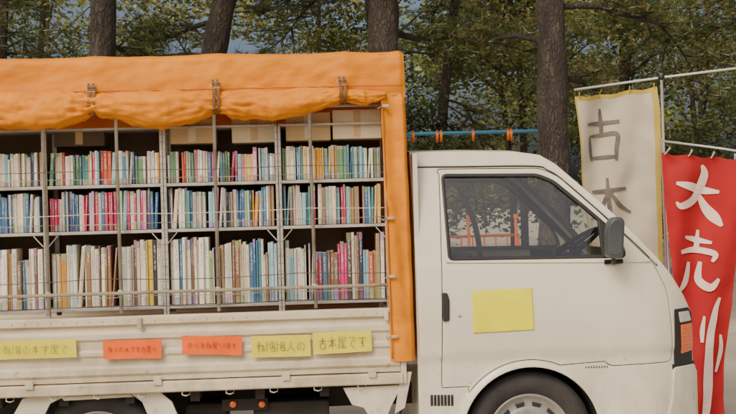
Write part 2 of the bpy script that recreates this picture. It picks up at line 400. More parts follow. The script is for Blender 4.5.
for p in prof_open:
    yn=yside(p.x,p.y); fr_=sst((p.x-PX(545,155))/.2)
    for c in cols:
        q=4*c*(1-c); V.append((p.x+.07*q*fr_,yn+(W-2*yn)*c,p.y+.035*q*(1-fr_)))
nc=len(cols)
for i in range(len(prof_open)-1):
    zm=(prof_open[i].y+prof_open[i+1].y)/2; xm=prof_open[i].x
    for c in range(nc-1):
        F.append((i*nc+c,i*nc+c+1,(i+1)*nc+c+1,(i+1)*nc+c))
        g_=(zB<zm<zA and xm>PX(545,160) and 3<=c<=8); mi.append(1 if g_ else 0)
mk("roof_nose_windscreen",V,F,[M['cream'],M['glass']],truck,True,mi)
xr=prof_open[0].x; zr=prof_open[0].y
prism("cab_rear_wall",[(xr+.004,zbot),(xr+.03,zbot),(xr+.03,zr-.012),(xr+.004,zr-.012)],.03,W-.03,M['cream'],truck)
gut=[(x,yside(x,z)-.006,z) for x,z in [P(*q) for q in((413,165),(470,164.5),(538,164),(552,168),(566,177),(600,208),(640,246),(657,264))]]
tube("roof_gutter",catmull(gut,5),.0055,M['cream'],truck,6)
gut=[(x,yside(x,z)-.002,z-.009) for x,y,z in gut]
tube("gutter_seal",catmull(gut,5),.004,M['black'],truck,6)
panel("mirror_sail",roundpoly(W2([(600,219),(617,234),(624,248),(625,256),(603,257)]),.01),[],lambda x,z:yside(x,z)-.006,M['black'],truck,thick=.02)
x0,z0=P(613,238,-.12)
mo=roundpoly([Vector((x0-.05,z0-.105)),Vector((x0+.035,z0-.11)),Vector((x0+.05,z0+.09)),Vector((x0+.03,z0+.115)),Vector((x0-.022,z0+.11)),Vector((x0-.045,z0+.05))],.03)
prism("mirror_housing",[tuple(p) for p in mo],-.19,-.10,M['mirrorh'],truck,.012)
mg=[Vector(p) for p in mo]; mc=Vector((x0,z0))
prism("mirror_glass",[tuple(mc+(p-mc)*.8+Vector((-.006,0))) for p in mg],-.194,-.189,M['mirrorg'],truck)
tube("mirror_arm",[(PX(618,262,0),.0,PZ(618,262,0)),(PX(613,262,-.07),-.07,PZ(613,263,-.07)),(x0-.005,-.145,z0-.10)],.011,M['black'],truck)
tube("mirror_arm_foot",[(PX(604,262,0),-.008,PZ(604,262,0)),(PX(622,261,0),-.012,PZ(622,261,0))],.013,M['black'],truck)
bm=[(x,yside(x,z)-.003,z) for x,z in [P(a,262.5-(a-443)*.004) for a in range(446,652,12)]]
tube("belt_moulding",bm,.0045,M['cream'],truck,6)
panel("door_handle",roundpoly(W2([(441.5,293),(446.5,293),(448.5,300),(448.5,320),(443,321)]),.006),[],lambda x,z:yside(x,z)-.012,M['black'],truck,sp=.02)
lx,lz=P(459.5,316)
lathe("door_lock",[(-.018,0),(-.020,.006),(-.016,.010),(-.008,.011)],lx,lz,M['chrome'],truck,20)
panel("indicator_surround",roundpoly(W2([(676,310),(694,309),(698.5,316),(700.5,338),(702,365),(678,366)]),.008),[],lambda x,z:yside(x,z)-.007,M['black'],truck,sp=.02)
panel("indicator_lens",roundpoly(W2([(684,326),(698.5,325),(701,353),(686,355)]),.006),[],lambda x,z:yside(x,z)-.014,M['amber'],truck,sp=.02)
for k in range(6):
    a=[P(685+.2*k,330+k*4.2),P(700,329+k*4.2)]; tube("lens_rib",[(a[0][0],yside(*a[0])-.0145,a[0][1]),((a[0][0]+a[1][0])/2,yside((a[0][0]+a[1][0])/2,a[0][1])-.0145,a[0][1]),(a[1][0],yside(*a[1])-.0145,a[1][1])],.0016,M['amber'],truck,5)
panel("side_lamp_lens",roundpoly(W2([(681,313),(694,312.5),(697.5,322),(683,323)]),.006),[],lambda x,z:yside(x,z)-.013,M['clear'],truck,sp=.02)
panel("bumper",roundpoly(W2([(677,369),(706,368),(707,420),(702,452),(655,454),(666,432),(675,400)]),.02),[],lambda x,z:yside(x,z)-.014,M['cream'],truck,thick=.05)
panel("bumper_gap",roundpoly(W2([(675.5,366),(705,365),(706,369.5),(676,370.5)]),.003),[],lambda x,z:yside(x,z)-.004,M['black'],truck,thick=.02)
box("bumper_front",PX(700,400)+.0,PX(700,400)+.07,.2,W-.2,PZ(700,452),PZ(700,372),M['cream'],truck,.03)
for i in range(7):
    a=431+i*3.4
    panel("side_vent_slot",W2([(a,395.5),(a+2,395.4),(a+2.2,406),(a+.2,406.1)]),[],lambda x,z:yside(x,z)-.0035,M['black'],truck,sp=.02,thick=.006)
V=[];F=[]
for k in range(9):
    a,b=P(586+k*2.6,368.5-k*.08); w_=.0045
    q=[(a,b),(a+w_*1.6,b),(a+w_*1.9,b+.010),(a+.002,b+.010)]; o=len(V); V+=[(x,yside(x,z)-.003,z) for x,z in q]; F.append((o,o+1,o+2,o+3))
mk("badge_letters",V,F,M['mirrorh'],truck)
sq=empty("yellow_paper_square")
panel("sheet",[*W2([(471,291),(531.5,287.5),(533.5,329.5),(473,333)])],[],lambda x,z:yside(x,z)-.0045+.0018*noise.noise(Vector((x*11,z*11,0))),M['yel'],sq,thick=.001,sp=.015,rim=.0002)
box("cab_floor",xr+.03,PX(690,400),.06,W-.06,zbot+.02,zbot+.05,M['dash'],truck)
prism("dashboard",W2([(585,256),(640,262),(660,290),(660,380),(600,380),(590,300)]),.09,W-.09,M['dash'],truck,.02)
for yy in(.18,.92):
    prism("seat_back",W2([(452,254),(470,252),(486,330),(460,332)],.3),yy,yy+.5,M['seat'],truck,.03)
    prism("seat_base",W2([(456,322),(540,316),(546,350),(456,352)],.3),yy,yy+.5,M['seat'],truck,.03)
hl=[(p.x,p.y-.02) for p in prof_open if p.y>zA-.01 and p.x>xr+.02]
V=[];F=[]
for i,(a,b) in enumerate(hl):
    V+=[(a,.14,b),(a,W-.14,b)]
    if i: F.append((2*i-2,2*i-1,2*i+1,2*i))
mk("headliner",V,F,M['seat'],truck,True)
box("rear_trim",xr+.034,xr+.04,.15,W-.15,zbot+.1,zr-.06,M['dash'],truck)
sx,sz=P(572,247,.42); axis=Vector((-.55,0,.83)).normalized(); u_=Vector((0,1,0)); v_=axis.cross(u_)
ring=[Vector((sx,.42,sz))+(u_*math.cos(a)+v_*math.sin(a))*.19 for a in np.linspace(0,2*math.pi,33)]
tube("steering_wheel_rim",ring,.013,M['black'],truck,8)
tube("steering_column",[(sx,.42,sz),(sx+.1,.42,sz-.16),(sx+.24,.42,sz-.4)],.025,M['black'],truck)
for a in(.3,2.84,4.71):
    tube("steering_wheel_spoke",[(sx,.42,sz),Vector((sx,.42,sz))+(u_*math.cos(a)+v_*math.sin(a))*.185],.011,M['black'],truck)
box("rear_view_mirror",PX(560,188,.8)-.015,PX(560,188,.8)+.015,.68,.92,PZ(560,192,.8),PZ(560,184,.8),M['black'],truck,.01)
V=[];F=[]
for i in range(12):
    t=i/11; x,z=P(452+26*t+6*math.sin(t*3),182+76*t,.13); V+=[(x,.13+.05*t,z),(x+.035,.15+.05*t,z+.004)]
    if i: F.append((2*i-2,2*i-1,2*i+1,2*i))
mk("seat_belt",V,F,M['mirrorh'],truck)
def wheel(cx,cz,r,y0,nm):
    lathe(nm+"_tyre",[(y0+.19,r*.62),(y0+.19,r*.9),(y0+.165,r*.985),(y0+.14,r),(y0+.05,r),(y0+.022,r*.98),(y0+.004,r*.9),(y0,r*.8),(y0+.012,r*.67),(y0+.03,r*.64)],cx,cz,M['tyre'],truck)
    lathe(nm+"_rim",[(y0+.16,r*.60),(y0+.04,r*.63),(y0+.016,r*.66),(y0+.012,r*.645),(y0+.03,r*.60),(y0+.045,r*.54),(y0+.03,r*.44),(y0+.022,r*.36),(y0+.03,r*.26),(y0+.01,r*.22),(y0+.004,r*.12),(y0+.003,0)],cx,cz,M['chrome'],truck)
    for k in range(12):
        a=2*math.pi*(k+.5)/12; c_=Vector((cx+math.cos(a)*r*.49,y0+.036,cz+math.sin(a)*r*.49)); t=Vector((-math.sin(a),0,math.cos(a)))*r*.06; q=Vector((math.cos(a),0,math.sin(a)))*r*.03
        V=[c_-t-q,c_+t-q,c_+t*1.2+q,c_-t*1.2+q]; V=[v+Vector((0,-.006,0)) for v in V]+[v+Vector((0,.01,0)) for v in V]
        mk(nm+"_slot",V,[(0,1,2,3),(0,4,5,1),(1,5,6,2),(2,6,7,3),(3,7,4,0)],M['black'],truck)
wheel(wcx,RT,RT,.045,"front_wheel")
wheel(wcx,RT,RT,W-.235,"front_wheel_far")
rwx=PX(97,430,.1); wheel(rwx,RT-.01,RT-.01,.10,"rear_wheel"); wheel(rwx,RT-.01,RT-.01,W-.29,"rear_wheel_far")
V=[];F=[]
for i,a in enumerate(np.linspace(-.1,math.pi+.1,30)):
    for y in(.03,.5): V.append((wcx+.383*math.cos(a),y,wcz+.383*math.sin(a)))
    if i: F.append((2*i-2,2*i-1,2*i+1,2*i))
V2=[(wcx+.383*math.cos(a),.5,wcz+.383*math.sin(a)) for a in np.linspace(-.1,math.pi+.1,30)]
mk("arch_liner",V,F,M['chassis'],truck,True); mk("arch_liner_back",V2,[tuple(range(30))],M['chassis'],truck)
xl=-2.95; xbe=PX(402,350)
for yy in(.42,1.1): box("chassis_rail",xl+.1,PX(640,400),yy,yy+.07,.5,.62,M['chassis'],truck)
for a in np.linspace(xl+.2,xbe-.1,9): box("cross_member",a,a+.05,.06,W-.06,.62,.69,M['chassis'],truck)
tube("rear_axle",[(rwx,.2,RT-.01),(rwx,W-.2,RT-.01)],.05,M['chassis'],truck)
tube("exhaust_pipe",[(wcx,.6,.36),(rwx+.9,.62,.38),(rwx+.4,.62,.38)],.03,M['rail'],truck)
box("battery_box",PX(252,414),PX(330,414),.16,.42,.36,PZ(300,401,.16),M['chassis'],truck,.01)
box("fuel_tank",PX(180,414),PX(225,414),.22,.42,.34,PZ(200,404,.2),M['chassis'],truck,.03)
box("side_lamp_bracket",PX(222,405,.13),PX(268,405,.13),.135,.15,PZ(240,411,.13),PZ(240,399,.13),M['chassis'],truck,.004)
for a in(233,262): 
    lx,lz=P(a,404.5,.12); lathe("side_reflector",[(.118,0),(.116,.014),(.122,.019),(.14,.019)],lx,lz,M['amber'],truck,18)
# ---- cargo bed, side gate
zt=PZ(200,314); z1=PZ(200,322.5); z2=PZ(200,379); z3=PZ(200,391)
def extr(name,prof,x0,x1,mt,parent,n=40,wob=0):
    V=[];F=[];m=len(prof)
    for i in range(n+1):
        x=x0+(x1-x0)*i/n
        for (y,z) in prof:
            V.append((x,y+wob*noise.noise(Vector((x*1.7,z*6,3))),z+wob*.6*noise.noise(Vector((x*1.1,0,7)))))
    for i in range(n):
        for k in range(m-1): F.append((i*m+k,(i+1)*m+k,(i+1)*m+k+1,i*m+k+1))
    F.append(tuple(range(m))); F.append(tuple(n*m+k for k in range(m-1,-1,-1)))
    return mk(name,V,F,mt,parent)
h=z1-z2
gp=[(.035,zt),(-.012,zt),(-.018,zt-.004),(-.018,z1+.004),(-.012,z1),(.004,z1-.002),(.004,z1-h*.10),(-.009,z1-h*.15),(-.009,z1-h*.24),(.003,z1-h*.29),(.003,z1-h*.43),(-.007,z1-h*.47),(-.007,z1-h*.53),(.003,z1-h*.57),(.003,z1-h*.71),(-.009,z1-h*.76),(-.009,z1-h*.86),(.004,z1-h*.91),(.004,z2+.002),(.035,z2+.002)]
bevel(extr("side_gate",gp,xl,xbe-.012,M['bed'],truck,90,.009),.0025,2)
gp2=[(W-a,b) for a,b in gp]; extr("side_gate_far",gp2,xl,xbe-.012,M['bed'],truck,20,.003)
bevel(extr("bed_sill",[(.06,z2-.004),(-.010,z2-.004),(-.016,z2-.010),(-.016,z3+.006),(-.008,z3),(.06,z3)],xl,xbe,M['bed'],truck,50,.004),.002,2)
box("bed_floor",xl,xbe,.062,W-.03,z3+.005,z2,M['chassis'],truck)
box("bed_sill_far",xl,xbe,W-.028,W+.01,z3,z2-.004,M['bed'],truck)
box("gate_post",xbe-.01,xbe+.022,-.006,.04,z3,zt+.01,M['bed'],truck,.004)
for a in(30,158,286,372):
    hx=PX(a,378); box("gate_hinge",hx-.022,hx+.022,-.028,-.0215,z2-.022,z2+.026,M['bed'],truck,.003)
for a in range(10,400,44):
    hx=PX(a,392); tube("rope_hook",[(hx-.02,.0,z3-.001),(hx-.02,-.006,z3-.016),(hx,-.008,z3-.022),(hx+.02,-.006,z3-.016),(hx+.02,.0,z3-.001)],.0035,M['rail'],truck,6)
for a in(140,386):
    hx=PX(a,318); box("gate_latch",hx-.012,hx+.012,-.034,-.0235,z1-.02,zt-.004,M['rail'],truck,.004)
parts=[]
for a in range(-40,398,13):
    rx,rz=P(a,319); parts.append(tubedata([(rx,-.0175,(zt+z1)/2),(rx,-.0235,(zt+z1)/2)],.0028,8))
V,F=join(parts); mk("rail_rivets",V,F,M['rail'],truck,True)
def flat(name,px,y0,y1,mt,bw=.004): return prism(name,[P(a,b,y0) for a,b in px],y0,y1,mt,truck,bw)
flat("rear_mudguard",[(8,425),(22,399),(32,396),(66,396),(50,404),(40,425)],.03,.05,M['cream'])
flat("rear_mudguard_back",[(128,392),(160,392),(172,402),(182,425),(152,425),(142,402)],.03,.05,M['cream'])
flat("rear_mudguard_top",[(60,397),(130,394),(134,397),(64,401)],.032,.052,M['cream'])
flat("front_skirt",[(343,388),(402,385),(392,405),(384,425),(374,425),(364,408),(352,405)],.02,.04,M['cream'])
flat("skirt_stay",[(401,372),(412,372),(405,408),(395,414)],.01,.03,M['rail'])
tube("fuel_pipe",[(PX(404,364),.05,PZ(404,364)),(PX(408,385),.03,PZ(408,385)),(PX(402,410),.03,PZ(402,410)),(PX(398,430),.05,PZ(398,430))],.007,M['black'],truck)
for yy in(.1,W-.1): tube("headboard_post",[(xbe-.03,yy,z1),(xbe-.03,yy,PZ(400,60))],.018,M['rail'],truck)
# ------------------------------------------------------------------ CANOPY
can=empty("orange_tarpaulin_canopy")
ztop=PZ(200,54); xce=PX(404.5,55)
def wr(x,z,a=1.0,s=1.0):
    return a*(noise.noise(Vector((x*2.2*s,z*6*s,1)))+.6*noise.noise(Vector((x*6*s+z*5,z*10*s,5)))+.4*noise.noise(Vector((x*15*s-z*9,z*22*s,9))))
hoops=[PX(a,70) for a in(-150,-30,93,218,345,401)]
def sag(x):
    for a,b in zip(hoops[:-1],hoops[1:]):
        if a<=x<=b: t=(x-a)/(b-a); return 4*t*(1-t)
    return 0
prof2=[(W/2,ztop+.03),(W*.3,ztop+.027),(.12,ztop+.015),(.04,ztop+.006),(.008,ztop-.004),(-.010,ztop-.02)]
zlow=PZ(200,99)
ns=16
for k in range(1,ns+1): prof2.append((-.012-.006*k/ns,ztop-.02+(zlow-ztop+.02)*k/ns))
full=[(W-a,b) for a,b in reversed(prof2[1:])]; full=full+prof2
nx=320;V=[];F=[];m=len(full)
for i in range(nx+1):
    x=xl+(xce-xl)*i/nx
    for (y,z) in full:
        s=sag(x); e=sst((xce-x)/.035)
        side=1 if y<.02 else 0
        pull=sum(math.exp(-((x-h_)/.05)**2) for h_ in hoops[:-1])
        zt_k=(ztop-z)/(ztop-zlow) if side else 0
        dy=wr(x,z,.015)+.012*s*side-.010*pull*side*zt_k; dz=-.009*s if z>ztop-.06 else -.004*s
        V.append((x-(.006*(1-zt_k) if e<.5 and side else 0),y+dy*(1 if side else .3)+(1-e)*.014*side,z+dz-(1-e)*.014+.003*wr(x,y,1,1.5)))
for i in range(nx):
    for k in range(m-1): F.append((i*m+k,(i+1)*m+k,(i+1)*m+k+1,i*m+k+1))
mk("canopy_top",V,F,M['tarp'],can,True)
tube("valance_seam",[(x,-.030+wr(x,1,.006),PZ(200,90)+.003*wr(x,0,1,2)) for x in np.linspace(xl,xce-.02,160)],.0035,M['tarpdark'],can,6)
low=[(-420,123),(-200,120),(-120,112),(-60,127),(-30,127),(0,127),(30,129.5),(60,126),(84,119),(93,114),(102,117),(130,123),(160,127.5),(190,122),(209,116),(218,112),(227,115),(245,118.5),(275,119),(305,115),(330,106.5),(338,103),(345,101),(352,102),(366,104.5),(378,101),(386,97)]
upp=[(-420,90),(0,92),(60,90),(84,92),(93,95),(102,93),(150,90),(209,91),(218,94),(227,91),(300,88),(338,88),(345,90),(352,89),(386,91)]
lx_=[a for a,b in low]; lyv=[b for a,b in low]; ux=[a for a,b in upp]; uy=[b for a,b in upp]
V=[];F=[];sg=44;nn=420
pxs=np.linspace(-200,386,nn)
for i,a in enumerate(pxs):
    lo=np.interp(a,lx_,lyv)+1.6*noise.noise(Vector((a*.06,0,0)))+.8*noise.noise(Vector((a*.17,3,0))); up=np.interp(a,ux,uy)
    x,zl=P(a,lo,-.05); zu=PZ(a,up,-.05); cz=(zl+zu)/2; rz=(zu-zl)/2; ry=.026+.42*rz
    if a>366: ry*=.8
    dh=min(abs(a-h_) for h_ in(-60,93,218,345)); gath=math.exp(-(dh/22.0)**2)
    for k in range(sg):
        an=2*math.pi*k/sg
        f=1+.20*noise.noise(Vector((a*.013,math.cos(an)*1.5,math.sin(an)*1.5+4)))+.20*noise.noise(Vector((a*.034,math.cos(an)*3.4+a*.02,math.sin(an)*3.4)))
        rg=noise.noise(Vector((a*.03,math.sin(an)*6.5-a*.035,2))); f+=.26*(1-abs(rg)*3)*(.5+.8*gath)
        f+=.07*noise.noise(Vector((a*.15,math.cos(an)*6,math.sin(an)*6)))
        V.append((x,-.022+ry*math.cos(an)*f,cz+rz*math.sin(an)*(1+(f-1)*.45)))
for i in range(nn-1):
    for k in range(sg):
        k2=(k+1)%sg; F.append((i*sg+k,i*sg+k2,(i+1)*sg+k2,(i+1)*sg+k))
F.append(tuple(range(sg))); F.append(tuple((nn-1)*sg+k for k in range(sg)))
mk("rolled_curtain",V,F,M['tarp'],can,True)
for (a,t,b) in((93,84,116),(218,80,114),(345,77,103)):
    xx=PX(a,100,-.07)
    pts=[(xx-.004,-.034,PZ(a,t)),(xx,-.052,PZ(a,t+6)),(xx+.003,-.080,PZ(a,(t+b)/2+2)),(xx,-.072,PZ(a,b-4)),(xx,-.03,PZ(a,b+1)),(xx,.01,PZ(a,b-3))]
    pts=catmull(pts,4)
    for off in(0,.024):
        V=[];F=[]
        for i,p in enumerate(pts):
            V+=[(p[0]-.007-off,p[1],p[2]),(p[0]+.007-off,p[1]-.001,p[2])]
            if i: F.append((2*i-2,2*i-1,2*i+1,2*i))
        mk("tie_strap",V,F,M['strap'],can)
    xx-=.012
    tube("strap_buckle",[(xx-.022,-.056,PZ(a,t+4)),(xx+.022,-.057,PZ(a,t+4)),(xx+.022,-.060,PZ(a,t+9)),(xx-.022,-.059,PZ(a,t+9)),(xx-.022,-.056,PZ(a,t+4))],.003,M['steel'],can,6)
V=[];F=[];rows=110
fl=[(52,379,404),(84,379,404.5),(100,380.5,405),(150,382.5,407),(200,385,409),(250,386.5,411),(300,388.5,413.5),(345,390,415),(361,390.5,415.5)]
cc=16; fz=[q[0] for q in fl]
for i in range(rows+1):
    py=54+(361-54)*i/rows
    l=np.interp(py,fz,[q[1] for q in fl]); r=np.interp(py,fz,[q[2] for q in fl])
    xL,z=P(l,py); xR=PX(r,py)
    if py<97: xR-=.008
    xL+=.006*noise.noise(Vector((0,z*6,2))); xR+=.004*noise.noise(Vector((5,z*5,2)))
    back=.03*sst((100-py)/8)
    for c in range(cc+1):
        t=c/cc; x=xL+(xR-xL)*t
        y=-.022+back+.008*math.sin(t*6+z*2.4)+.012*noise.noise(Vector((x*9,z*3.2,4)))+.011*noise.noise(Vector((x*22+z*6,z*9,4)))
        y+=.028*sst((t-.86)/.14)
        V.append((x,y,z))
    for y in(.05,.15,.35,.6,.9,1.2,1.45,1.56): V.append((xR+.003+.01*noise.noise(Vector((y*3,z*3,8))),y,z))
m=cc+1+8
for i in range(rows):
    for k in range(m-1): F.append((i*m+k,i*m+k+1,(i+1)*m+k+1,(i+1)*m+k))
mk("corner_flap",V,F,M['tarp'],can,True)
tube("flap_hem",[(PX(np.interp(py,fz,[q[1] for q in fl])+1.5,py),-.034,PZ(390,py)) for py in range(106,362,12)],.0035,M['tarpdark'],can,6)
for py in(106,218,276,336):
    a=np.interp(py,fz,[q[1] for q in fl])+5
    xx,zz=P(a,py,-.03)
    box("flap_clip",xx-.02,xx+.016,-.052,-.040,zz-.009,zz+.007,M['steel'],can,.003)
    tube("flap_hook",[(xx-.02,-.042,zz),(xx-.04,-.02,zz-.012),(xx-.045,.0,zz-.004)],.0035,M['steel'],can,6)
V=[];F=[]
for i in range(61):
    x=xl+(xce-xl)*i/60
    for j in range(9): z=ztop-.02-(ztop-z1-.04)*j/8; V.append((x,W-.01+.012*math.sin(x*14)+.01*noise.noise(Vector((x*3,z*3,0))),z))
for i in range(60):
    for j in range(8): F.append((i*9+j,(i+1)*9+j,(i+1)*9+j+1,i*9+j+1))
mk("far_curtain",V,F,M['tarp'],can,True)
fr=empty("canopy_pipe_frame")
for (a,b) in(((-66,112),(-60,318)),((42,128),(49,316)),((115,122),(121.5,313)),((213,112),(219,311)),((308,108),(316,308))):
    x0,z0=P(a[0],a[1]-30,.02); x1,z1_=P(b[0],b[1],.02)
    tube("upright_pipe",[(x0,.02,z0),(x1,.02,z1_)],.0095,M['steel'],fr,8)
    zz=PZ(200,291); tube("pipe_clamp",[(x1-.001,.018,zz-.018),(x1-.001,.018,zz+.018)],.0145,M['steel'],fr,8)
tube("guard_rail_pipe",[(xl,.0,PZ(200,291)),(PX(390,291),.0,PZ(200,291)+.002)],.0095,M['rail'],fr,8)
tube("head_rail_pipe",[(xl,.03,PZ(200,108)),(PX(384,100),.03,PZ(200,108))],.010,M['steel'],fr,8)
for k,(pr,sg_) in enumerate(((168,.006),(211,.010),(276,.014),(303,.012))):
    tube("retaining_cord",[(x,.004,PZ(200,pr)-sg_*abs(math.sin(x*2.95+.9+k*.1))+.003*noise.noise(Vector((x*3,k,0)))) for x in np.linspace(xl,PX(388,300),90)],.0024,M['mirrorh'] if k!=1 else M['rail'],fr,5)
# ------------------------------------------------------------------ BOOKSHELVES
pal={
'w':[(232,226,208),(222,216,198),(208,200,182),(222,208,176),(192,186,174),(234,230,220)],
't':[(82,142,154),(116,168,180),(148,190,200),(84,120,148),(166,202,202),(66,104,138)],
'p':[(226,112,146),(208,56,116),(230,146,170),(198,70,98),(224,172,184)],
'y':[(224,198,84),(216,184,110),(224,162,64),(200,170,118)],
'd':[(62,56,58),(88,72,62),(54,64,82),(112,58,50),(66,82,70)],
'r':[(178,62,52),(200,92,58),(154,52,70)],
'g':[(108,146,108),(148,168,118),(82,118,92)],
'b':[(146,112,80),(168,140,106),(128,98,72)]}
def pick(ws):
    k=random.choices(list(ws.keys()),list(ws.values()))[0]; c=random.choice(pal[k])
    j=random.uniform(.82,1.06); return tuple(min(1,lin(v)*j) for v in c)
rowsZ=[(PZ(200,181.5),PZ(200,148.5)),(PZ(200,228),PZ(200,188.5)),(PZ(200,305.5),PZ(200,241))]
bays=[(-75,-20),(-16,43),(50,161),(169,276),(284,384)]
mixes=[
 [{'w':5,'t':3,'b':1},{'w':4,'t':3,'p':1},{'w':5,'t':2,'b':2}],
 [{'w':7,'t':2,'b':2,'g':.6},{'w':4,'t':4,'r':.8,'g':.6},{'w':7,'t':1.5,'b':2.4,'d':1,'y':.4}],
 [{'w':4,'t':2,'p':2.6,'y':1.6,'g':1,'r':.5},{'w':2.4,'t':3.2,'p':5.5,'r':.5,'g':.5},{'w':9,'y':.8,'b':2,'g':.8,'t':1,'d':1.1,'r':.3}],
 [{'w':4,'t':3.2,'y':1.4,'p':1,'r':1.2,'g':1},{'w':4.4,'t':4,'p':1.2,'y':.8,'b':1.2,'g':.5,'d':.4},{'w':8,'t':2,'b':2,'r':.7,'d':1.2,'g':.4}],
 [{'w':4,'t':4.6,'y':1.6,'r':.5,'g':1.4},{'w':3.6,'t':4.6,'y':1.4,'p':.5,'b':1,'r':.5},{'w':7,'t':2.2,'b':2,'r':1.2,'d':1.6,'p':.3,'g':.3}]]
for bi,(pa,pb) in enumerate(bays):
    sh=empty("bookshelf"); yF=.10
    xa,_=P(pa,230,yF); xb,_=P(pb,230,yF)
    zt_=PZ(200,128,yF); zbm=rowsZ[2][0]-.03
    V=[];F=[];UV=[];COL=[]
    prt=[]
    for ri,(zl,zh) in enumerate(rowsZ):
        box("shelf_board",xa-.018,xb+.018,yF-.012,yF+.26,zl-.020,zl-.003,M['steel'],sh,.002)
        tube("retaining_wire",[(xa-.012,yF-.014,zl+(zh-zl)*.16),((xa+xb)/2,yF-.016,zl+(zh-zl)*.14),(xb+.012,yF-.014,zl+(zh-zl)*.16)],.0022,M['steel'],sh,5)
        H=zh-zl; x=xa+.001; last=None; run=0
        while x<xb-.005:
            tk=random.choice([.009,.011,.012,.013,.015,.017,.021]) if ri<2 else random.choice([.009,.011,.014,.017,.021,.027])
            if x+tk>xb+.003: break
            if last is None or random.random()>.28:
                col=pick(mixes[bi][ri])
            if run<=0:
                hh=H*random.choice([.84,.92,.95,.97,1.0,1.03] if ri<2 else [.76,.84,.90,.94,.98,1.0,1.04]); run=random.randint(1,7)
            run-=1; last=1
            hgt=hh*random.uniform(.965,1.02); dy=random.uniform(0,.022); dep=.15
            lean=random.uniform(-.004,.010) if random.random()<.92 else random.uniform(.03,.10)
            rnd=random.random()
            c2=tuple(v*random.uniform(.93,1.05) for v in col)
            def T(px_,pz_): return (x+px_+pz_*lean, zl+pz_)
            ys=[yF+dy+.0025,yF+dy,yF+dy,yF+dy+.0025]; xs=[.0004,tk*.22,tk*.78,tk-.0004]
            o=len(V)
            for zz in(0,hgt):
                for q in range(4):
                    X,Z=T(xs[q],zz); V.append((X,ys[q],Z))
                for X_ in(tk-.0004,.0004):
                    X,Z=T(X_,zz); V.append((X,yF+dep,Z))
            for q in range(3):
                F.append((o+q,o+q+1,o+6+q+1,o+6+q)); u0,u1=xs[q]/tk,xs[q+1]/tk
                UV+=[(u0,0),(u1,0),(u1,1),(u0,1)]; COL+=[c2+(rnd,)]*4
            for q in((3,4,10,9),(4,5,11,10),(5,0,6,11)):
                F.append(tuple(o+k for k in q)); UV+=[(0,.3)]*4; COL+=[c2+(rnd,)]*4
            F.append((o+6,o+7,o+8,o+9,o+10,o+11)); UV+=[(0,.3)]*6; COL+=[(.62,.56,.44,rnd)]*6
            x+=tk+max(0,lean-.01)*hgt*.7+(.0002 if random.random()<.97 else random.uniform(.006,.02))
    ob=mk("books",V,F,M['book'],sh)
    uvl=ob.data.uv_layers.new(name="UVMap"); uvl.data.foreach_set("uv",np.array(UV,dtype=np.float32).ravel())
    ca=ob.data.color_attributes.new("bcol",'FLOAT_COLOR','CORNER'); ca.data.foreach_set("color",np.array(COL,dtype=np.float32).ravel())
    for xx in(xa-.020,xb+.006):
        for yy in(yF-.018,yF+.25): box("shelf_upright",xx,xx+.014,yy,yy+.02,zbm-.03,zt_,M['steel'],sh,.001)
        for zz in np.arange(zbm,zt_,.04): 
            prt.append(tubedata([(xx+.007,yF-.0185,zz),(xx+.007,yF-.0195,zz)],.0028,6))
    Vv,Ff=join(prt); mk("upright_holes",Vv,Ff,M['black'],sh)
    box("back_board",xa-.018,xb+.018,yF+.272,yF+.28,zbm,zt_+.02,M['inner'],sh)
    box("top_board",xa-.018,xb+.018,yF-.01,yF+.26,zt_,zt_+.012,M['steel'],sh,.002)
    for s in(1,-1):
        xx=xb+.004 if s>0 else xa-.004
        tube("corner_brace",[(xx,yF-.021,rowsZ[1][0]-.08),(xx-s*.05,yF-.021,rowsZ[1][0]-.022)],.003,M['steel'],sh,6)
def carton(a,b,t,bt,y,mt):
    e=empty("cardboard_box"); x0,z0=P(a,bt,y); x1,z1_=P(b,t,y)
    bevel(box("carton",x0,x1,y,y+.28,z0,z1_,mt,e),.004)
    box("tape",(x0+x1)/2-.02,(x0+x1)/2+.02,y-.001,y+.1,z0+.01,z1_+.0012,M['card2'] if mt is M['card'] else M['card'],e)
for q in((170,214,118,144,.12,M['card']),(232,276,116,143,.16,M['card2']),(286,330,112,141,.13,M['card']),(333,381,109,139,.12,M['card2']),(54,104,128,147,.2,M['inner'])): carton(*q)
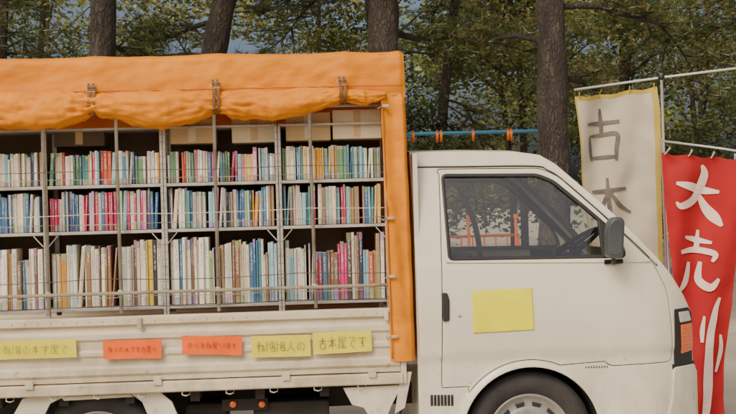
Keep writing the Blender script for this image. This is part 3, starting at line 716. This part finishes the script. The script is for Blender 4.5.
# ------------------------------------------------------------------ PAPER SIGNS ON GATE
G={
'fu':[[(0,.7),(1,.74)],[(.5,1),(.5,.45)],[(.2,.45),(.22,0)],[(.2,.45),(.8,.47),(.78,0)],[(.22,.05),(.78,.06)]],
'hon':[[(0,.7),(1,.72)],[(.5,1),(.5,0)],[(.48,.68),(.3,.4),(0,.15)],[(.52,.68),(.7,.4),(1,.15)],[(.3,.25),(.7,.26)]],
'ya':[[(.1,.95),(.9,.95),(.9,.75)],[(.1,.75),(.9,.75)],[(.1,.95),(.08,.4),(0,0)],[(.3,.6),(.9,.6)],[(.6,.6),(.35,.4),(.8,.42)],[(.3,.22),(.85,.22)],[(.57,.4),(.57,.02)],[(.2,.02),(1,.02)]],
'de':[[(0,.85),(.9,.9),(.45,.5),(.4,.15),(.75,0)],[(.7,.6),(.78,.5)],[(.85,.66),(.93,.56)]],
'su':[[(0,.75),(1,.8)],[(.6,1),(.6,.4),(.4,.3),(.4,.5),(.6,.45),(.55,.1),(.35,0)]],
'no':[[(.5,.8),(.35,.2),(.1,.2),(.1,.6),(.5,.85),(.9,.6),(.85,.2),(.6,0)]],
'ko':[[(0,1),(0,0)],[(.15,.7),(.4,.72)],[(.5,.95),(.5,.1),(.95,.1)],[(.95,.95),(.95,0)],[(.5,.95),(.95,.95)],[(.6,.6),(.85,.6)],[(.7,.8),(.7,.3)],[(.55,.35),(.9,.36)]],
'i':[[(.05,.9),(.35,.95)],[(.2,.95),(.2,.0)],[(0,.65),(.4,.68)],[(.2,.6),(0,.3)],[(.55,1),(.45,.6),(.9,.65),(.6,.35)],[(.75,.5),(.55,.2),(.95,.3),(.6,0)]],
'jin':[[(.5,1),(.4,.5),(0,0)],[(.48,.6),(.7,.25),(1,0)]],
'ri':[[(.2,.9),(.2,.4),(.3,.5)],[(.75,.95),(.78,.4),(.5,0)]]}
def sign(nm,quad,mt,ink,text,wd,hfrac=.5,rowsn=1):
    e=empty(nm); q=W2(quad,-.02)
    def B(u,v): a=q[0].lerp(q[1],u); b=q[3].lerp(q[2],u); return b.lerp(a,v)
    def yf(u,v): return -.0275-.004*math.sin(u*7+v*3+q[0].x*5)*.6-.002*noise.noise(Vector((u*7,v*3,q[0].x)))-.004*sst((.1-v)/.1)*noise.noise(Vector((u*4,0,q[0].x+3)))
    V=[];F=[]
    for i in range(25):
        for j in range(9):
            p=B(i/24,j/8); V.append((p.x,yf(i/24,j/8),p.y+.0012*noise.noise(Vector((i*.3,j//8,q[0].x)))))
    for i in range(24):
        for j in range(8): F.append((i*9+j,(i+1)*9+j,(i+1)*9+j+1,i*9+j+1))
    mk("paper",V,F,mt,e,True)
    Vs=[];Fs=[]; n=len(text); kk=0
    for rr in range(rowsn):
        for k,t in enumerate(text):
            cw=.84/n; u0=.08+k*cw; 
            for s in G[t]:
                pts=[((u0+(.08+.8*a)*cw+random.uniform(-.004,.004)),((1-hfrac)/2+hfrac*(rr+ .04+b*.92)/rowsn+random.uniform(-.02,.02))) for a,b in s]
                wp=[(*B(a,b),wd*random.uniform(.7,1.2)) for a,b in pts]; v,f=ribbon(wp); o=len(Vs); kk+=1
                Vs+=[(x,-.0335-.00002*kk,z) for x,z in v]; Fs+=[tuple(i+o for i in qq) for qq in f]
    mk("handwriting",Vs,Fs,ink,e)
sign("yellow_paper_sign",[(-14,341),(76,339),(77,357),(-14,360)],M['yel2'],M['ink'],['ri','i','ko','no','hon','su','ya','de'],.0009,.5)
sign("orange_paper_sign",[(103,340.5),(162,339),(161.5,358),(103.5,359)],M['ora'],M['inkred'],['i','ri','no','hon','de','su','fu','ya','ri'],.0010,.32)
sign("orange_paper_sign",[(182,335.5),(242,336),(242,355),(182.5,354)],M['ora'],M['inkred'],['no','ri','hon','i','ya','ri','ko','su'],.0010,.34)
sign("yellow_paper_sign",[(251,336),(310,334.5),(311,356),(252,357.5)],M['yel2'],M['ink'],['i','ko','ko','jin','no'],.0012,.5)
sign("yellow_paper_sign",[(312.5,332.5),(371,330),(372,351),(313.5,354.5)],M['yel2'],M['ink'],['fu','hon','ya','de','su'],.0013,.58)
# ------------------------------------------------------------------ BANNERS
yb=2.1
b1=empty("cream_banner_flag")
def clothy(x,z): return yb+.045*math.sin(x*9+z*1.3)+.025*math.sin(x*21-z*3)+.035*noise.noise(Vector((x*3,z*2,0)))+.014*noise.noise(Vector((x*9,z*7,0)))
Lf=[(97,574),(150,578),(200,583),(250,590),(330,600),(400,604)]; Rt=[(87,655),(120,657),(200,660),(250,662.5),(330,665),(400,668)]
V=[];F=[];mi=[];nu,nv=44,70
for j in range(nv+1):
    t=j/nv; pyl=97+t*303; pyr=87+t*313
    xl_,zl_=P(np.interp(pyl,[a for a,b in Lf],[b for a,b in Lf])+1.0*math.sin(t*14),pyl,yb); xr_,zr_=P(np.interp(pyr,[a for a,b in Rt],[b for a,b in Rt]),pyr,yb)
    for i in range(nu+1):
        u=i/nu; x=xl_+(xr_-xl_)*u; z=zl_+(zr_-zl_)*u-.012*math.sin(u*math.pi*3)**2*(1-t); V.append((x,clothy(x,z),z))
for j in range(nv):
    for i in range(nu):
        F.append((j*(nu+1)+i,j*(nu+1)+i+1,(j+1)*(nu+1)+i+1,(j+1)*(nu+1)+i)); mi.append(1 if (i<1 or i>=nu-3 or j<1) else 0)
mk("cloth",V,F,[M['flagw'],M['flagy']],b1,True,mi)
def S(px,y=yb): return [(*P(a,b,y),w_*y_scale) for a,b,w_ in px]
y_scale=8.1/6/184
st=[[(587,125,1.4),(600,123,2.2),(620,121,1.8)],[(602,108,1.2),(603,120,2.2),(604,136,1.8)],[(590,137,1.3),(591,150,2),(593,161,1.4)],[(590,137,1.3),(606,134,2),(618,134,2.2),(617,148,2),(617,160,1.4)],[(593,158,1.2),(606,157,2),(618,156,1.2)],
 [(592,192,1.3),(606,191,2.2),(628,188,1.4)],[(608,178,1.2),(609,205,2.4),(611,238,1.6)],[(608,192,1.4),(601,208,2),(590,220,1)],[(610,192,1.4),(620,204,2.4),(633,212,1)],[(602,220,1.2),(610,219,1.8),(618,218,1)]]
strokes("lettering",[S(s) for s in st],lambda x,z:clothy(x,z)-.007,M['brush'],b1)
x0,z0=P(659.5,74,yb-.03)
tube("upright_pole",[(x0,yb-.07,z0),(x0+.004,yb-.07,z0-1.2),(x0+.06,yb-.07,0.02)],.011,M['white'],b1)
xa,za=P(574,90,yb-.03); xb,zb_=P(760,65.5,yb-.03)
tube("cross_pole",[(xa,yb-.045,za),((xa+xb)/2,yb-.045,(za+zb_)/2+.006),(xb,yb-.045,zb_)],.009,M['white'],b1)
for a,b in((578,97),(600,94.5),(628,91),(652,88)):
    x0,z0=P(a,b,yb); tube("tie_loop",[(x0,clothy(x0,z0)-.004,z0-.01),(x0,yb-.06,z0+.03),(x0+.004,yb-.03,z0+.035),(x0+.004,clothy(x0,z0)+.004,z0-.01)],.004,M['flagy'],b1,6)
lathe("pole_joint",[(yb-.09,0),(yb-.09,.02),(yb-.03,.02),(yb-.03,0)],*P(659.5,78,yb-.03),M['black'],b1,14)
b2=empty("red_banner_flag"); yb2=1.75
def clothy2(x,z): return yb2+.055*math.sin(x*7+z*2)+.025*math.sin(x*18-z*4)+.04*noise.noise(Vector((x*3,z*2,7)))+.014*noise.noise(Vector((x*9,z*7,0)))
Lf=[(152,664.5),(200,665),(260,668),(330,674),(414,680),(470,684)]; Rt=[(159,742),(220,740),(290,736),(350,730),(414,723),(470,719)]
V=[];F=[];nu,nv=40,80
for j in range(nv+1):
    t=j/nv; pyl=152+t*318; pyr=159+t*311
    xl_,zl_=P(np.interp(pyl,[a for a,b in Lf],[b for a,b in Lf]),pyl,yb2); xr_,zr_=P(np.interp(pyr,[a for a,b in Rt],[b for a,b in Rt])+1.0*math.sin(t*17),pyr,yb2)
    for i in range(nu+1):
        u=i/nu; x=xl_+(xr_-xl_)*u; z=zl_+(zr_-zl_)*u-.014*math.sin(u*math.pi*3)**2*(1-t); V.append((x,clothy2(x,z),z))
for j in range(nv):
    for i in range(nu): F.append((j*(nu+1)+i,j*(nu+1)+i+1,(j+1)*(nu+1)+i+1,(j+1)*(nu+1)+i))
mk("cloth",V,F,M['flagr'],b2,True)
y_scale=7.75/6/184
st=[[(677,183,1.5),(690,186,4),(706,190,4),(720,192,1.5)],[(703,165,1.5),(706,176,4.5),(697,198,4.5),(682,206,3.5),(676,202,1)],[(700,192,2),(708,206,4),(716,217,5),(722,226,1.5)],
 [(686,237,1.5),(700,240,3),(714,243,1.5)],[(702,230,1.5),(700,248,3.2)],[(680,252,2),(698,250,3),(716,254,3),(714,262,1.5)],[(690,262,2),(686,280,4),(676,291,1.5)],[(703,262,2),(701,280,4),(712,288,4),(720,279,1.5)],
 [(722,298,1.5),(714,318,4),(708,345,5),(706,375,6.5),(704,395,6),(699,425,3)],[(704,316,1),(701,330,2.5),(700,342,1.5)],[(722,335,1.5),(722,352,3),(716,372,1.5)]]
strokes("lettering",[S(s,yb2) for s in st],lambda x,z:clothy2(x,z)-.008,M['flagc'],b2)
xa,za=P(661,141,yb2-.03); xb,zb_=P(770,156,yb2-.03)
tube("cross_pole",[(xa,yb2-.045,za),((xa+xb)/2,yb2-.045,(za+zb_)/2+.004),(xb,yb2-.045,zb_)],.008,M['white'],b2)
xq,zq=P(663,138,yb2+.05); tube("upright_pole",[(xq,yb2+.09,zq),(xq+.03,yb2+.09,.02)],.010,M['white'],b2)
for a,b in((668,152),(690,154),(712,156),(732,158)):
    x0,z0=P(a,b,yb2); tube("tie_loop",[(x0,clothy2(x0,z0)-.004,z0-.012),(x0,yb2-.06,z0+.025),(x0+.004,yb2-.03,z0+.03),(x0+.004,clothy2(x0,z0)+.004,z0-.012)],.005,M['white'],b2,6)
# ------------------------------------------------------------------ PLAYGROUND
pg=empty("playground_bar"); yp=6.7
xa,za=P(380,135.5,yp); xb,zb_=P(549,130,yp)
zz=(za+zb_)/2
tube("top_pipe",[(xa-2.5,yp,zz),(xb,yp,zz)],.022,M['blue'],pg)
for x in(xa-2.4,xb-.03): tube("leg",[(x,yp,zz),(x,yp+.6,0)],.025,M['blue'],pg); tube("leg_front",[(x,yp,zz),(x,yp-.25,0)],.025,M['blue'],pg)
for a in(413,437,441,473,508,511):
    x=PX(a,131,yp); tube("swing_hook",[(x,yp,zz+.03),(x,yp-.028,zz),(x,yp,zz-.10)],.015,M['orpipe'],pg,6)
fe=empty("playground_fence"); yq=8.2
zt1=PZ(480,236,yq); xa=PX(380,230,yq); xb=PX(519,230,yq)
for z in(zt1,zt1-.16,zt1-.5): tube("rail",[(xa,yq,z),(xb,yq,z)],.018,M['orpipe'],fe)
for x in np.arange(xa,xb,.15): tube("bar",[(x,yq,0),(x,yq,zt1)],.011,M['orpipe'],fe,6)
for x in np.arange(xb-1.9,xb+.01,.62): tube("post",[(x,yq,0),(x,yq,zt1+.22)],.020,M['orpipe'],fe); tube("post_cap",[(x,yq,zt1+.22),(x,yq,zt1+.27)],.03,M['orpipe'],fe)
# ------------------------------------------------------------------ VEGETATION
def meshfast(name,v,k,nv_,col,parent):
    me=bpy.data.meshes.new(name); me.vertices.add(nv_*k); me.vertices.foreach_set("co",v.astype(np.float32).ravel())
    me.loops.add(nv_*k); me.loops.foreach_set("vertex_index",np.arange(nv_*k,dtype=np.int32)); me.polygons.add(k); me.polygons.foreach_set("loop_start",np.arange(0,nv_*k,nv_,dtype=np.int32))
    me.update(); ca=me.color_attributes.new("lcol",'FLOAT_COLOR','POINT')
    c=np.ones((k,4)); c[:,:3]=np.clip(col,0,.6); ca.data.foreach_set("color",np.repeat(c,nv_,0).astype(np.float32).ravel())
    me.materials.append(M['leaf']); o=bpy.data.objects.new(name,me); scene.collection.objects.link(o)
    if parent: o.parent=parent
    return o
def leafmesh(name,cen,size,col,parent,aspect=.5,flat=.6):
    n=len(cen); a=rng.normal(size=(n,3)); a[:,2]*=flat; a/=np.linalg.norm(a,axis=1)[:,None]
    b=rng.normal(size=(n,3)); b-=(b*a).sum(1)[:,None]*a; b/=np.linalg.norm(b,axis=1)[:,None]
    s=size[:,None]; v=np.stack([cen-a*s,cen-b*s*aspect+a*s*.1,cen+a*s,cen+b*s*aspect+a*s*.1],1).reshape(-1,3)
    return meshfast(name,v,n,4,col,parent)
LP=np.array([[.055,.076,.022],[.092,.120,.032],[.165,.190,.050],[.29,.29,.085],[.31,.24,.085],[.20,.14,.065]])
def mass(name,nc,per,xr_,yr_,zr_,rad,ls,wts,parent,bright=1.0,thr=-.2):
    cx=rng.uniform(*xr_,nc); cy=rng.uniform(*yr_,nc); cz=rng.uniform(*zr_,nc)
    keep=np.array([noise.noise(Vector((a*.42,b*.2,c*.55)))>thr for a,b,c in zip(cx,cy,cz)]); cx,cy,cz=cx[keep],cy[keep],cz[keep]; nc=len(cx)
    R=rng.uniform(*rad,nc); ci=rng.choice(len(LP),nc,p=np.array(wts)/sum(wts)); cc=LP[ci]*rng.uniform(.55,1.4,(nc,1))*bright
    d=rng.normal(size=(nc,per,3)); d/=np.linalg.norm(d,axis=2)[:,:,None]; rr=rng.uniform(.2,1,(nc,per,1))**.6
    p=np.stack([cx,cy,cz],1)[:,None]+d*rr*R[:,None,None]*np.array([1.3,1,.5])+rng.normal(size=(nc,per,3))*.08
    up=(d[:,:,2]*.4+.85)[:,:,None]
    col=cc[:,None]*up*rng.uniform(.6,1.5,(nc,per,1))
    p=p.reshape(-1,3); col=col.reshape(-1,3); ok=p[:,2]>.05; p=p[ok];col=col[ok]
    return leafmesh(name,p,rng.uniform(ls[0],ls[1],len(p)),col,parent)
def limbs(base,zs,Ls,n,rad,seed,droop=.2):
    rs=random.Random(seed); parts=[];tips=[]
    for k in range(n):
        z=zs[0]+(zs[1]-zs[0])*(k+rs.random())/n; f=(z-zs[0])/(zs[1]-zs[0])
        az=rs.uniform(0,2*math.pi)
        if z<5.2 and math.sin(az)<-.2: az=-az
        Lh=rs.uniform(*Ls)*(1-.45*f); x0,y0=base(z); p=Vector((x0,y0,z)); d=Vector((math.cos(az),math.sin(az),rs.uniform(-.1,.35)))
        pts=[p.copy()]; r=[rad*(1-.6*f)*.26]
        for s in range(9):
            d=(d+Vector((rs.uniform(-.3,.3),rs.uniform(-.3,.3),rs.uniform(-.3,.22)-droop*.15))).normalized(); p=p+d*Lh/9; pts.append(p.copy()); r.append(r[0]*(1-(s+1)/9.8))
            if s>=1:
                for _ in range(2+s%2):
                    q=p.copy(); dd=(d+Vector((rs.uniform(-1,1),rs.uniform(-1,1),rs.uniform(-.35,.5)))).normalized(); tp=[q.copy()]; Lt=rs.uniform(.25,.7)
                    for e in range(3): dd=(dd+Vector((rs.uniform(-.3,.3),rs.uniform(-.3,.3),rs.uniform(-.1,.25)))).normalized(); q=q+dd*Lt/3; tp.append(q.copy()); tips.append(q.copy())
                    parts.append(tubedata(tp,[.012,.009,.006,.003],4,False))
        parts.append(tubedata(pts,r,7,False))
    return parts,tips
def needles(name,tips,parent,per=4,nn=11,ln=.12):
    t=np.array([tuple(p) for p in tips]); t=np.repeat(t,per,0)+rng.normal(size=(len(t)*per,3))*np.array([.11,.11,.06]); n=len(t)
    d=rng.normal(size=(n,nn,3)); d[:,:,2]=np.abs(d[:,:,2])*.9-.1; d/=np.linalg.norm(d,axis=2)[:,:,None]
    s=rng.normal(size=(n,nn,3)); s-=(s*d).sum(2)[:,:,None]*d; s/=np.linalg.norm(s,axis=2)[:,:,None]
    L_=rng.uniform(.7,1.2,(n,nn,1))*ln; c=t[:,None]
    v=np.stack([c+s*.005+d*0,c-s*.005,c+d*L_+s*.002,],2).reshape(-1,3)
    base=np.array([[.075,.105,.030],[.11,.14,.040],[.19,.205,.062],[.28,.22,.09]])[rng.choice(4,n,p=[.36,.34,.22,.08])]*rng.uniform(.7,1.3,(n,1))
    col=(base[:,None]*rng.uniform(.7,1.4,(n,nn,1))).reshape(-1,3)
    return meshfast(name,v,n*nn,3,col,parent)
def pine(px_top,px_mid,y,wpx,seed,nl=16):
    e=empty("pine_tree"); rs=random.Random(seed)
    xt,ztp=P(px_top,0,y); xm,zm=P(px_mid,150,y); sl=(xt-xm)/(ztp-zm); dist=y+6; r=wpx*dist*(4/6)/736/2*.88
    def wob(z): return .05*math.sin(z*.9+seed)
    k0=wob(zm); k1=wob(ztp)
    def base(z): return (xm+(z-zm)*sl+wob(z)-k0-(k1-k0)*(z-zm)/(ztp-zm), y+.08*math.sin(z*.7+seed))
    zs=np.linspace(0,10.5,90); pts=[(*base(z),z) for z in zs]
    rad=[r*(1.12-.055*z)*(1+.5*max(0,.5-z))*(1+.06*noise.noise(Vector((z*3,seed,0)))) for z in zs]
    V,F=tubedata(pts,rad,28,True,.2); mk("trunk",V,F,M['bark'],e,True)
    parts,tips=limbs(base,(2.9,10.4),(1.4,3.0),nl,r,seed); V,F=join(parts); mk("limbs",V,F,M['bark'],e,True)
    needles("needle_tufts",tips,e)
pine(104,105,6.2,31,1); pine(225,198,7.0,29,2); pine(383,386,6.6,36,3); pine(551,552,6.0,35,4,18); pine(2,-6,9.5,13,5); pine(800,790,8.5,22,6); pine(455,440,12,12,7,18); pine(-140,-150,7.5,28,8); pine(900,890,7,28,9)
e=empty("reflection_trees")
parts=[]
rs=random.Random(3)
for k in range(24):
    x=rs.uniform(-15,17); y=rs.uniform(13,24); r=rs.uniform(.05,.13); l=rs.uniform(-.08,.08)
    parts.append(tubedata([(x+l*z+.08*math.sin(z+k),y,z) for z in np.linspace(0,9,12)],[r*(1-.06*z) for z in np.linspace(0,9,12)],9,False,.1))
    for q in range(6):
        z=rs.uniform(2,7); a=rs.uniform(0,6.28); s=Vector((x+l*z,y,z)); parts.append(tubedata([s,s+Vector((math.cos(a)*.8,math.sin(a)*.8,.5)),s+Vector((math.cos(a)*1.7,math.sin(a)*1.7,.7+rs.random()*.6))],[.04,.025,.01],6,False))
V,F=join(parts); mk("stems",V,F,M['bark'],e,True)
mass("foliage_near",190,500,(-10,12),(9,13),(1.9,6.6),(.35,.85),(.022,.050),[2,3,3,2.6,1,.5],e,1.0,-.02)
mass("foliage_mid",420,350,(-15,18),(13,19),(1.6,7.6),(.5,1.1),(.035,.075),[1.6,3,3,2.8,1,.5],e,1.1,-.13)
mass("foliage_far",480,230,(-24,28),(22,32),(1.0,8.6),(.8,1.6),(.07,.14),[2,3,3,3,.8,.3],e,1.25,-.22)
e2=empty("reflection_trees");  # unseen trees behind the camera, added to reflect in the cab window
mass("foliage_reflected",90,150,(-14,14),(-24,-20),(1.0,5.6),(.8,1.5),(.10,.20),[3,3,3,2,.8,.4],e2,1.0,-.1)
mk("stems",*join([tubedata([(x,-22,0),(x+.2,-22,6)],[.2,.08],10,False) for x in(-11,-6.5,-2,3,7.5,12)]),M['bark'],e2,True)
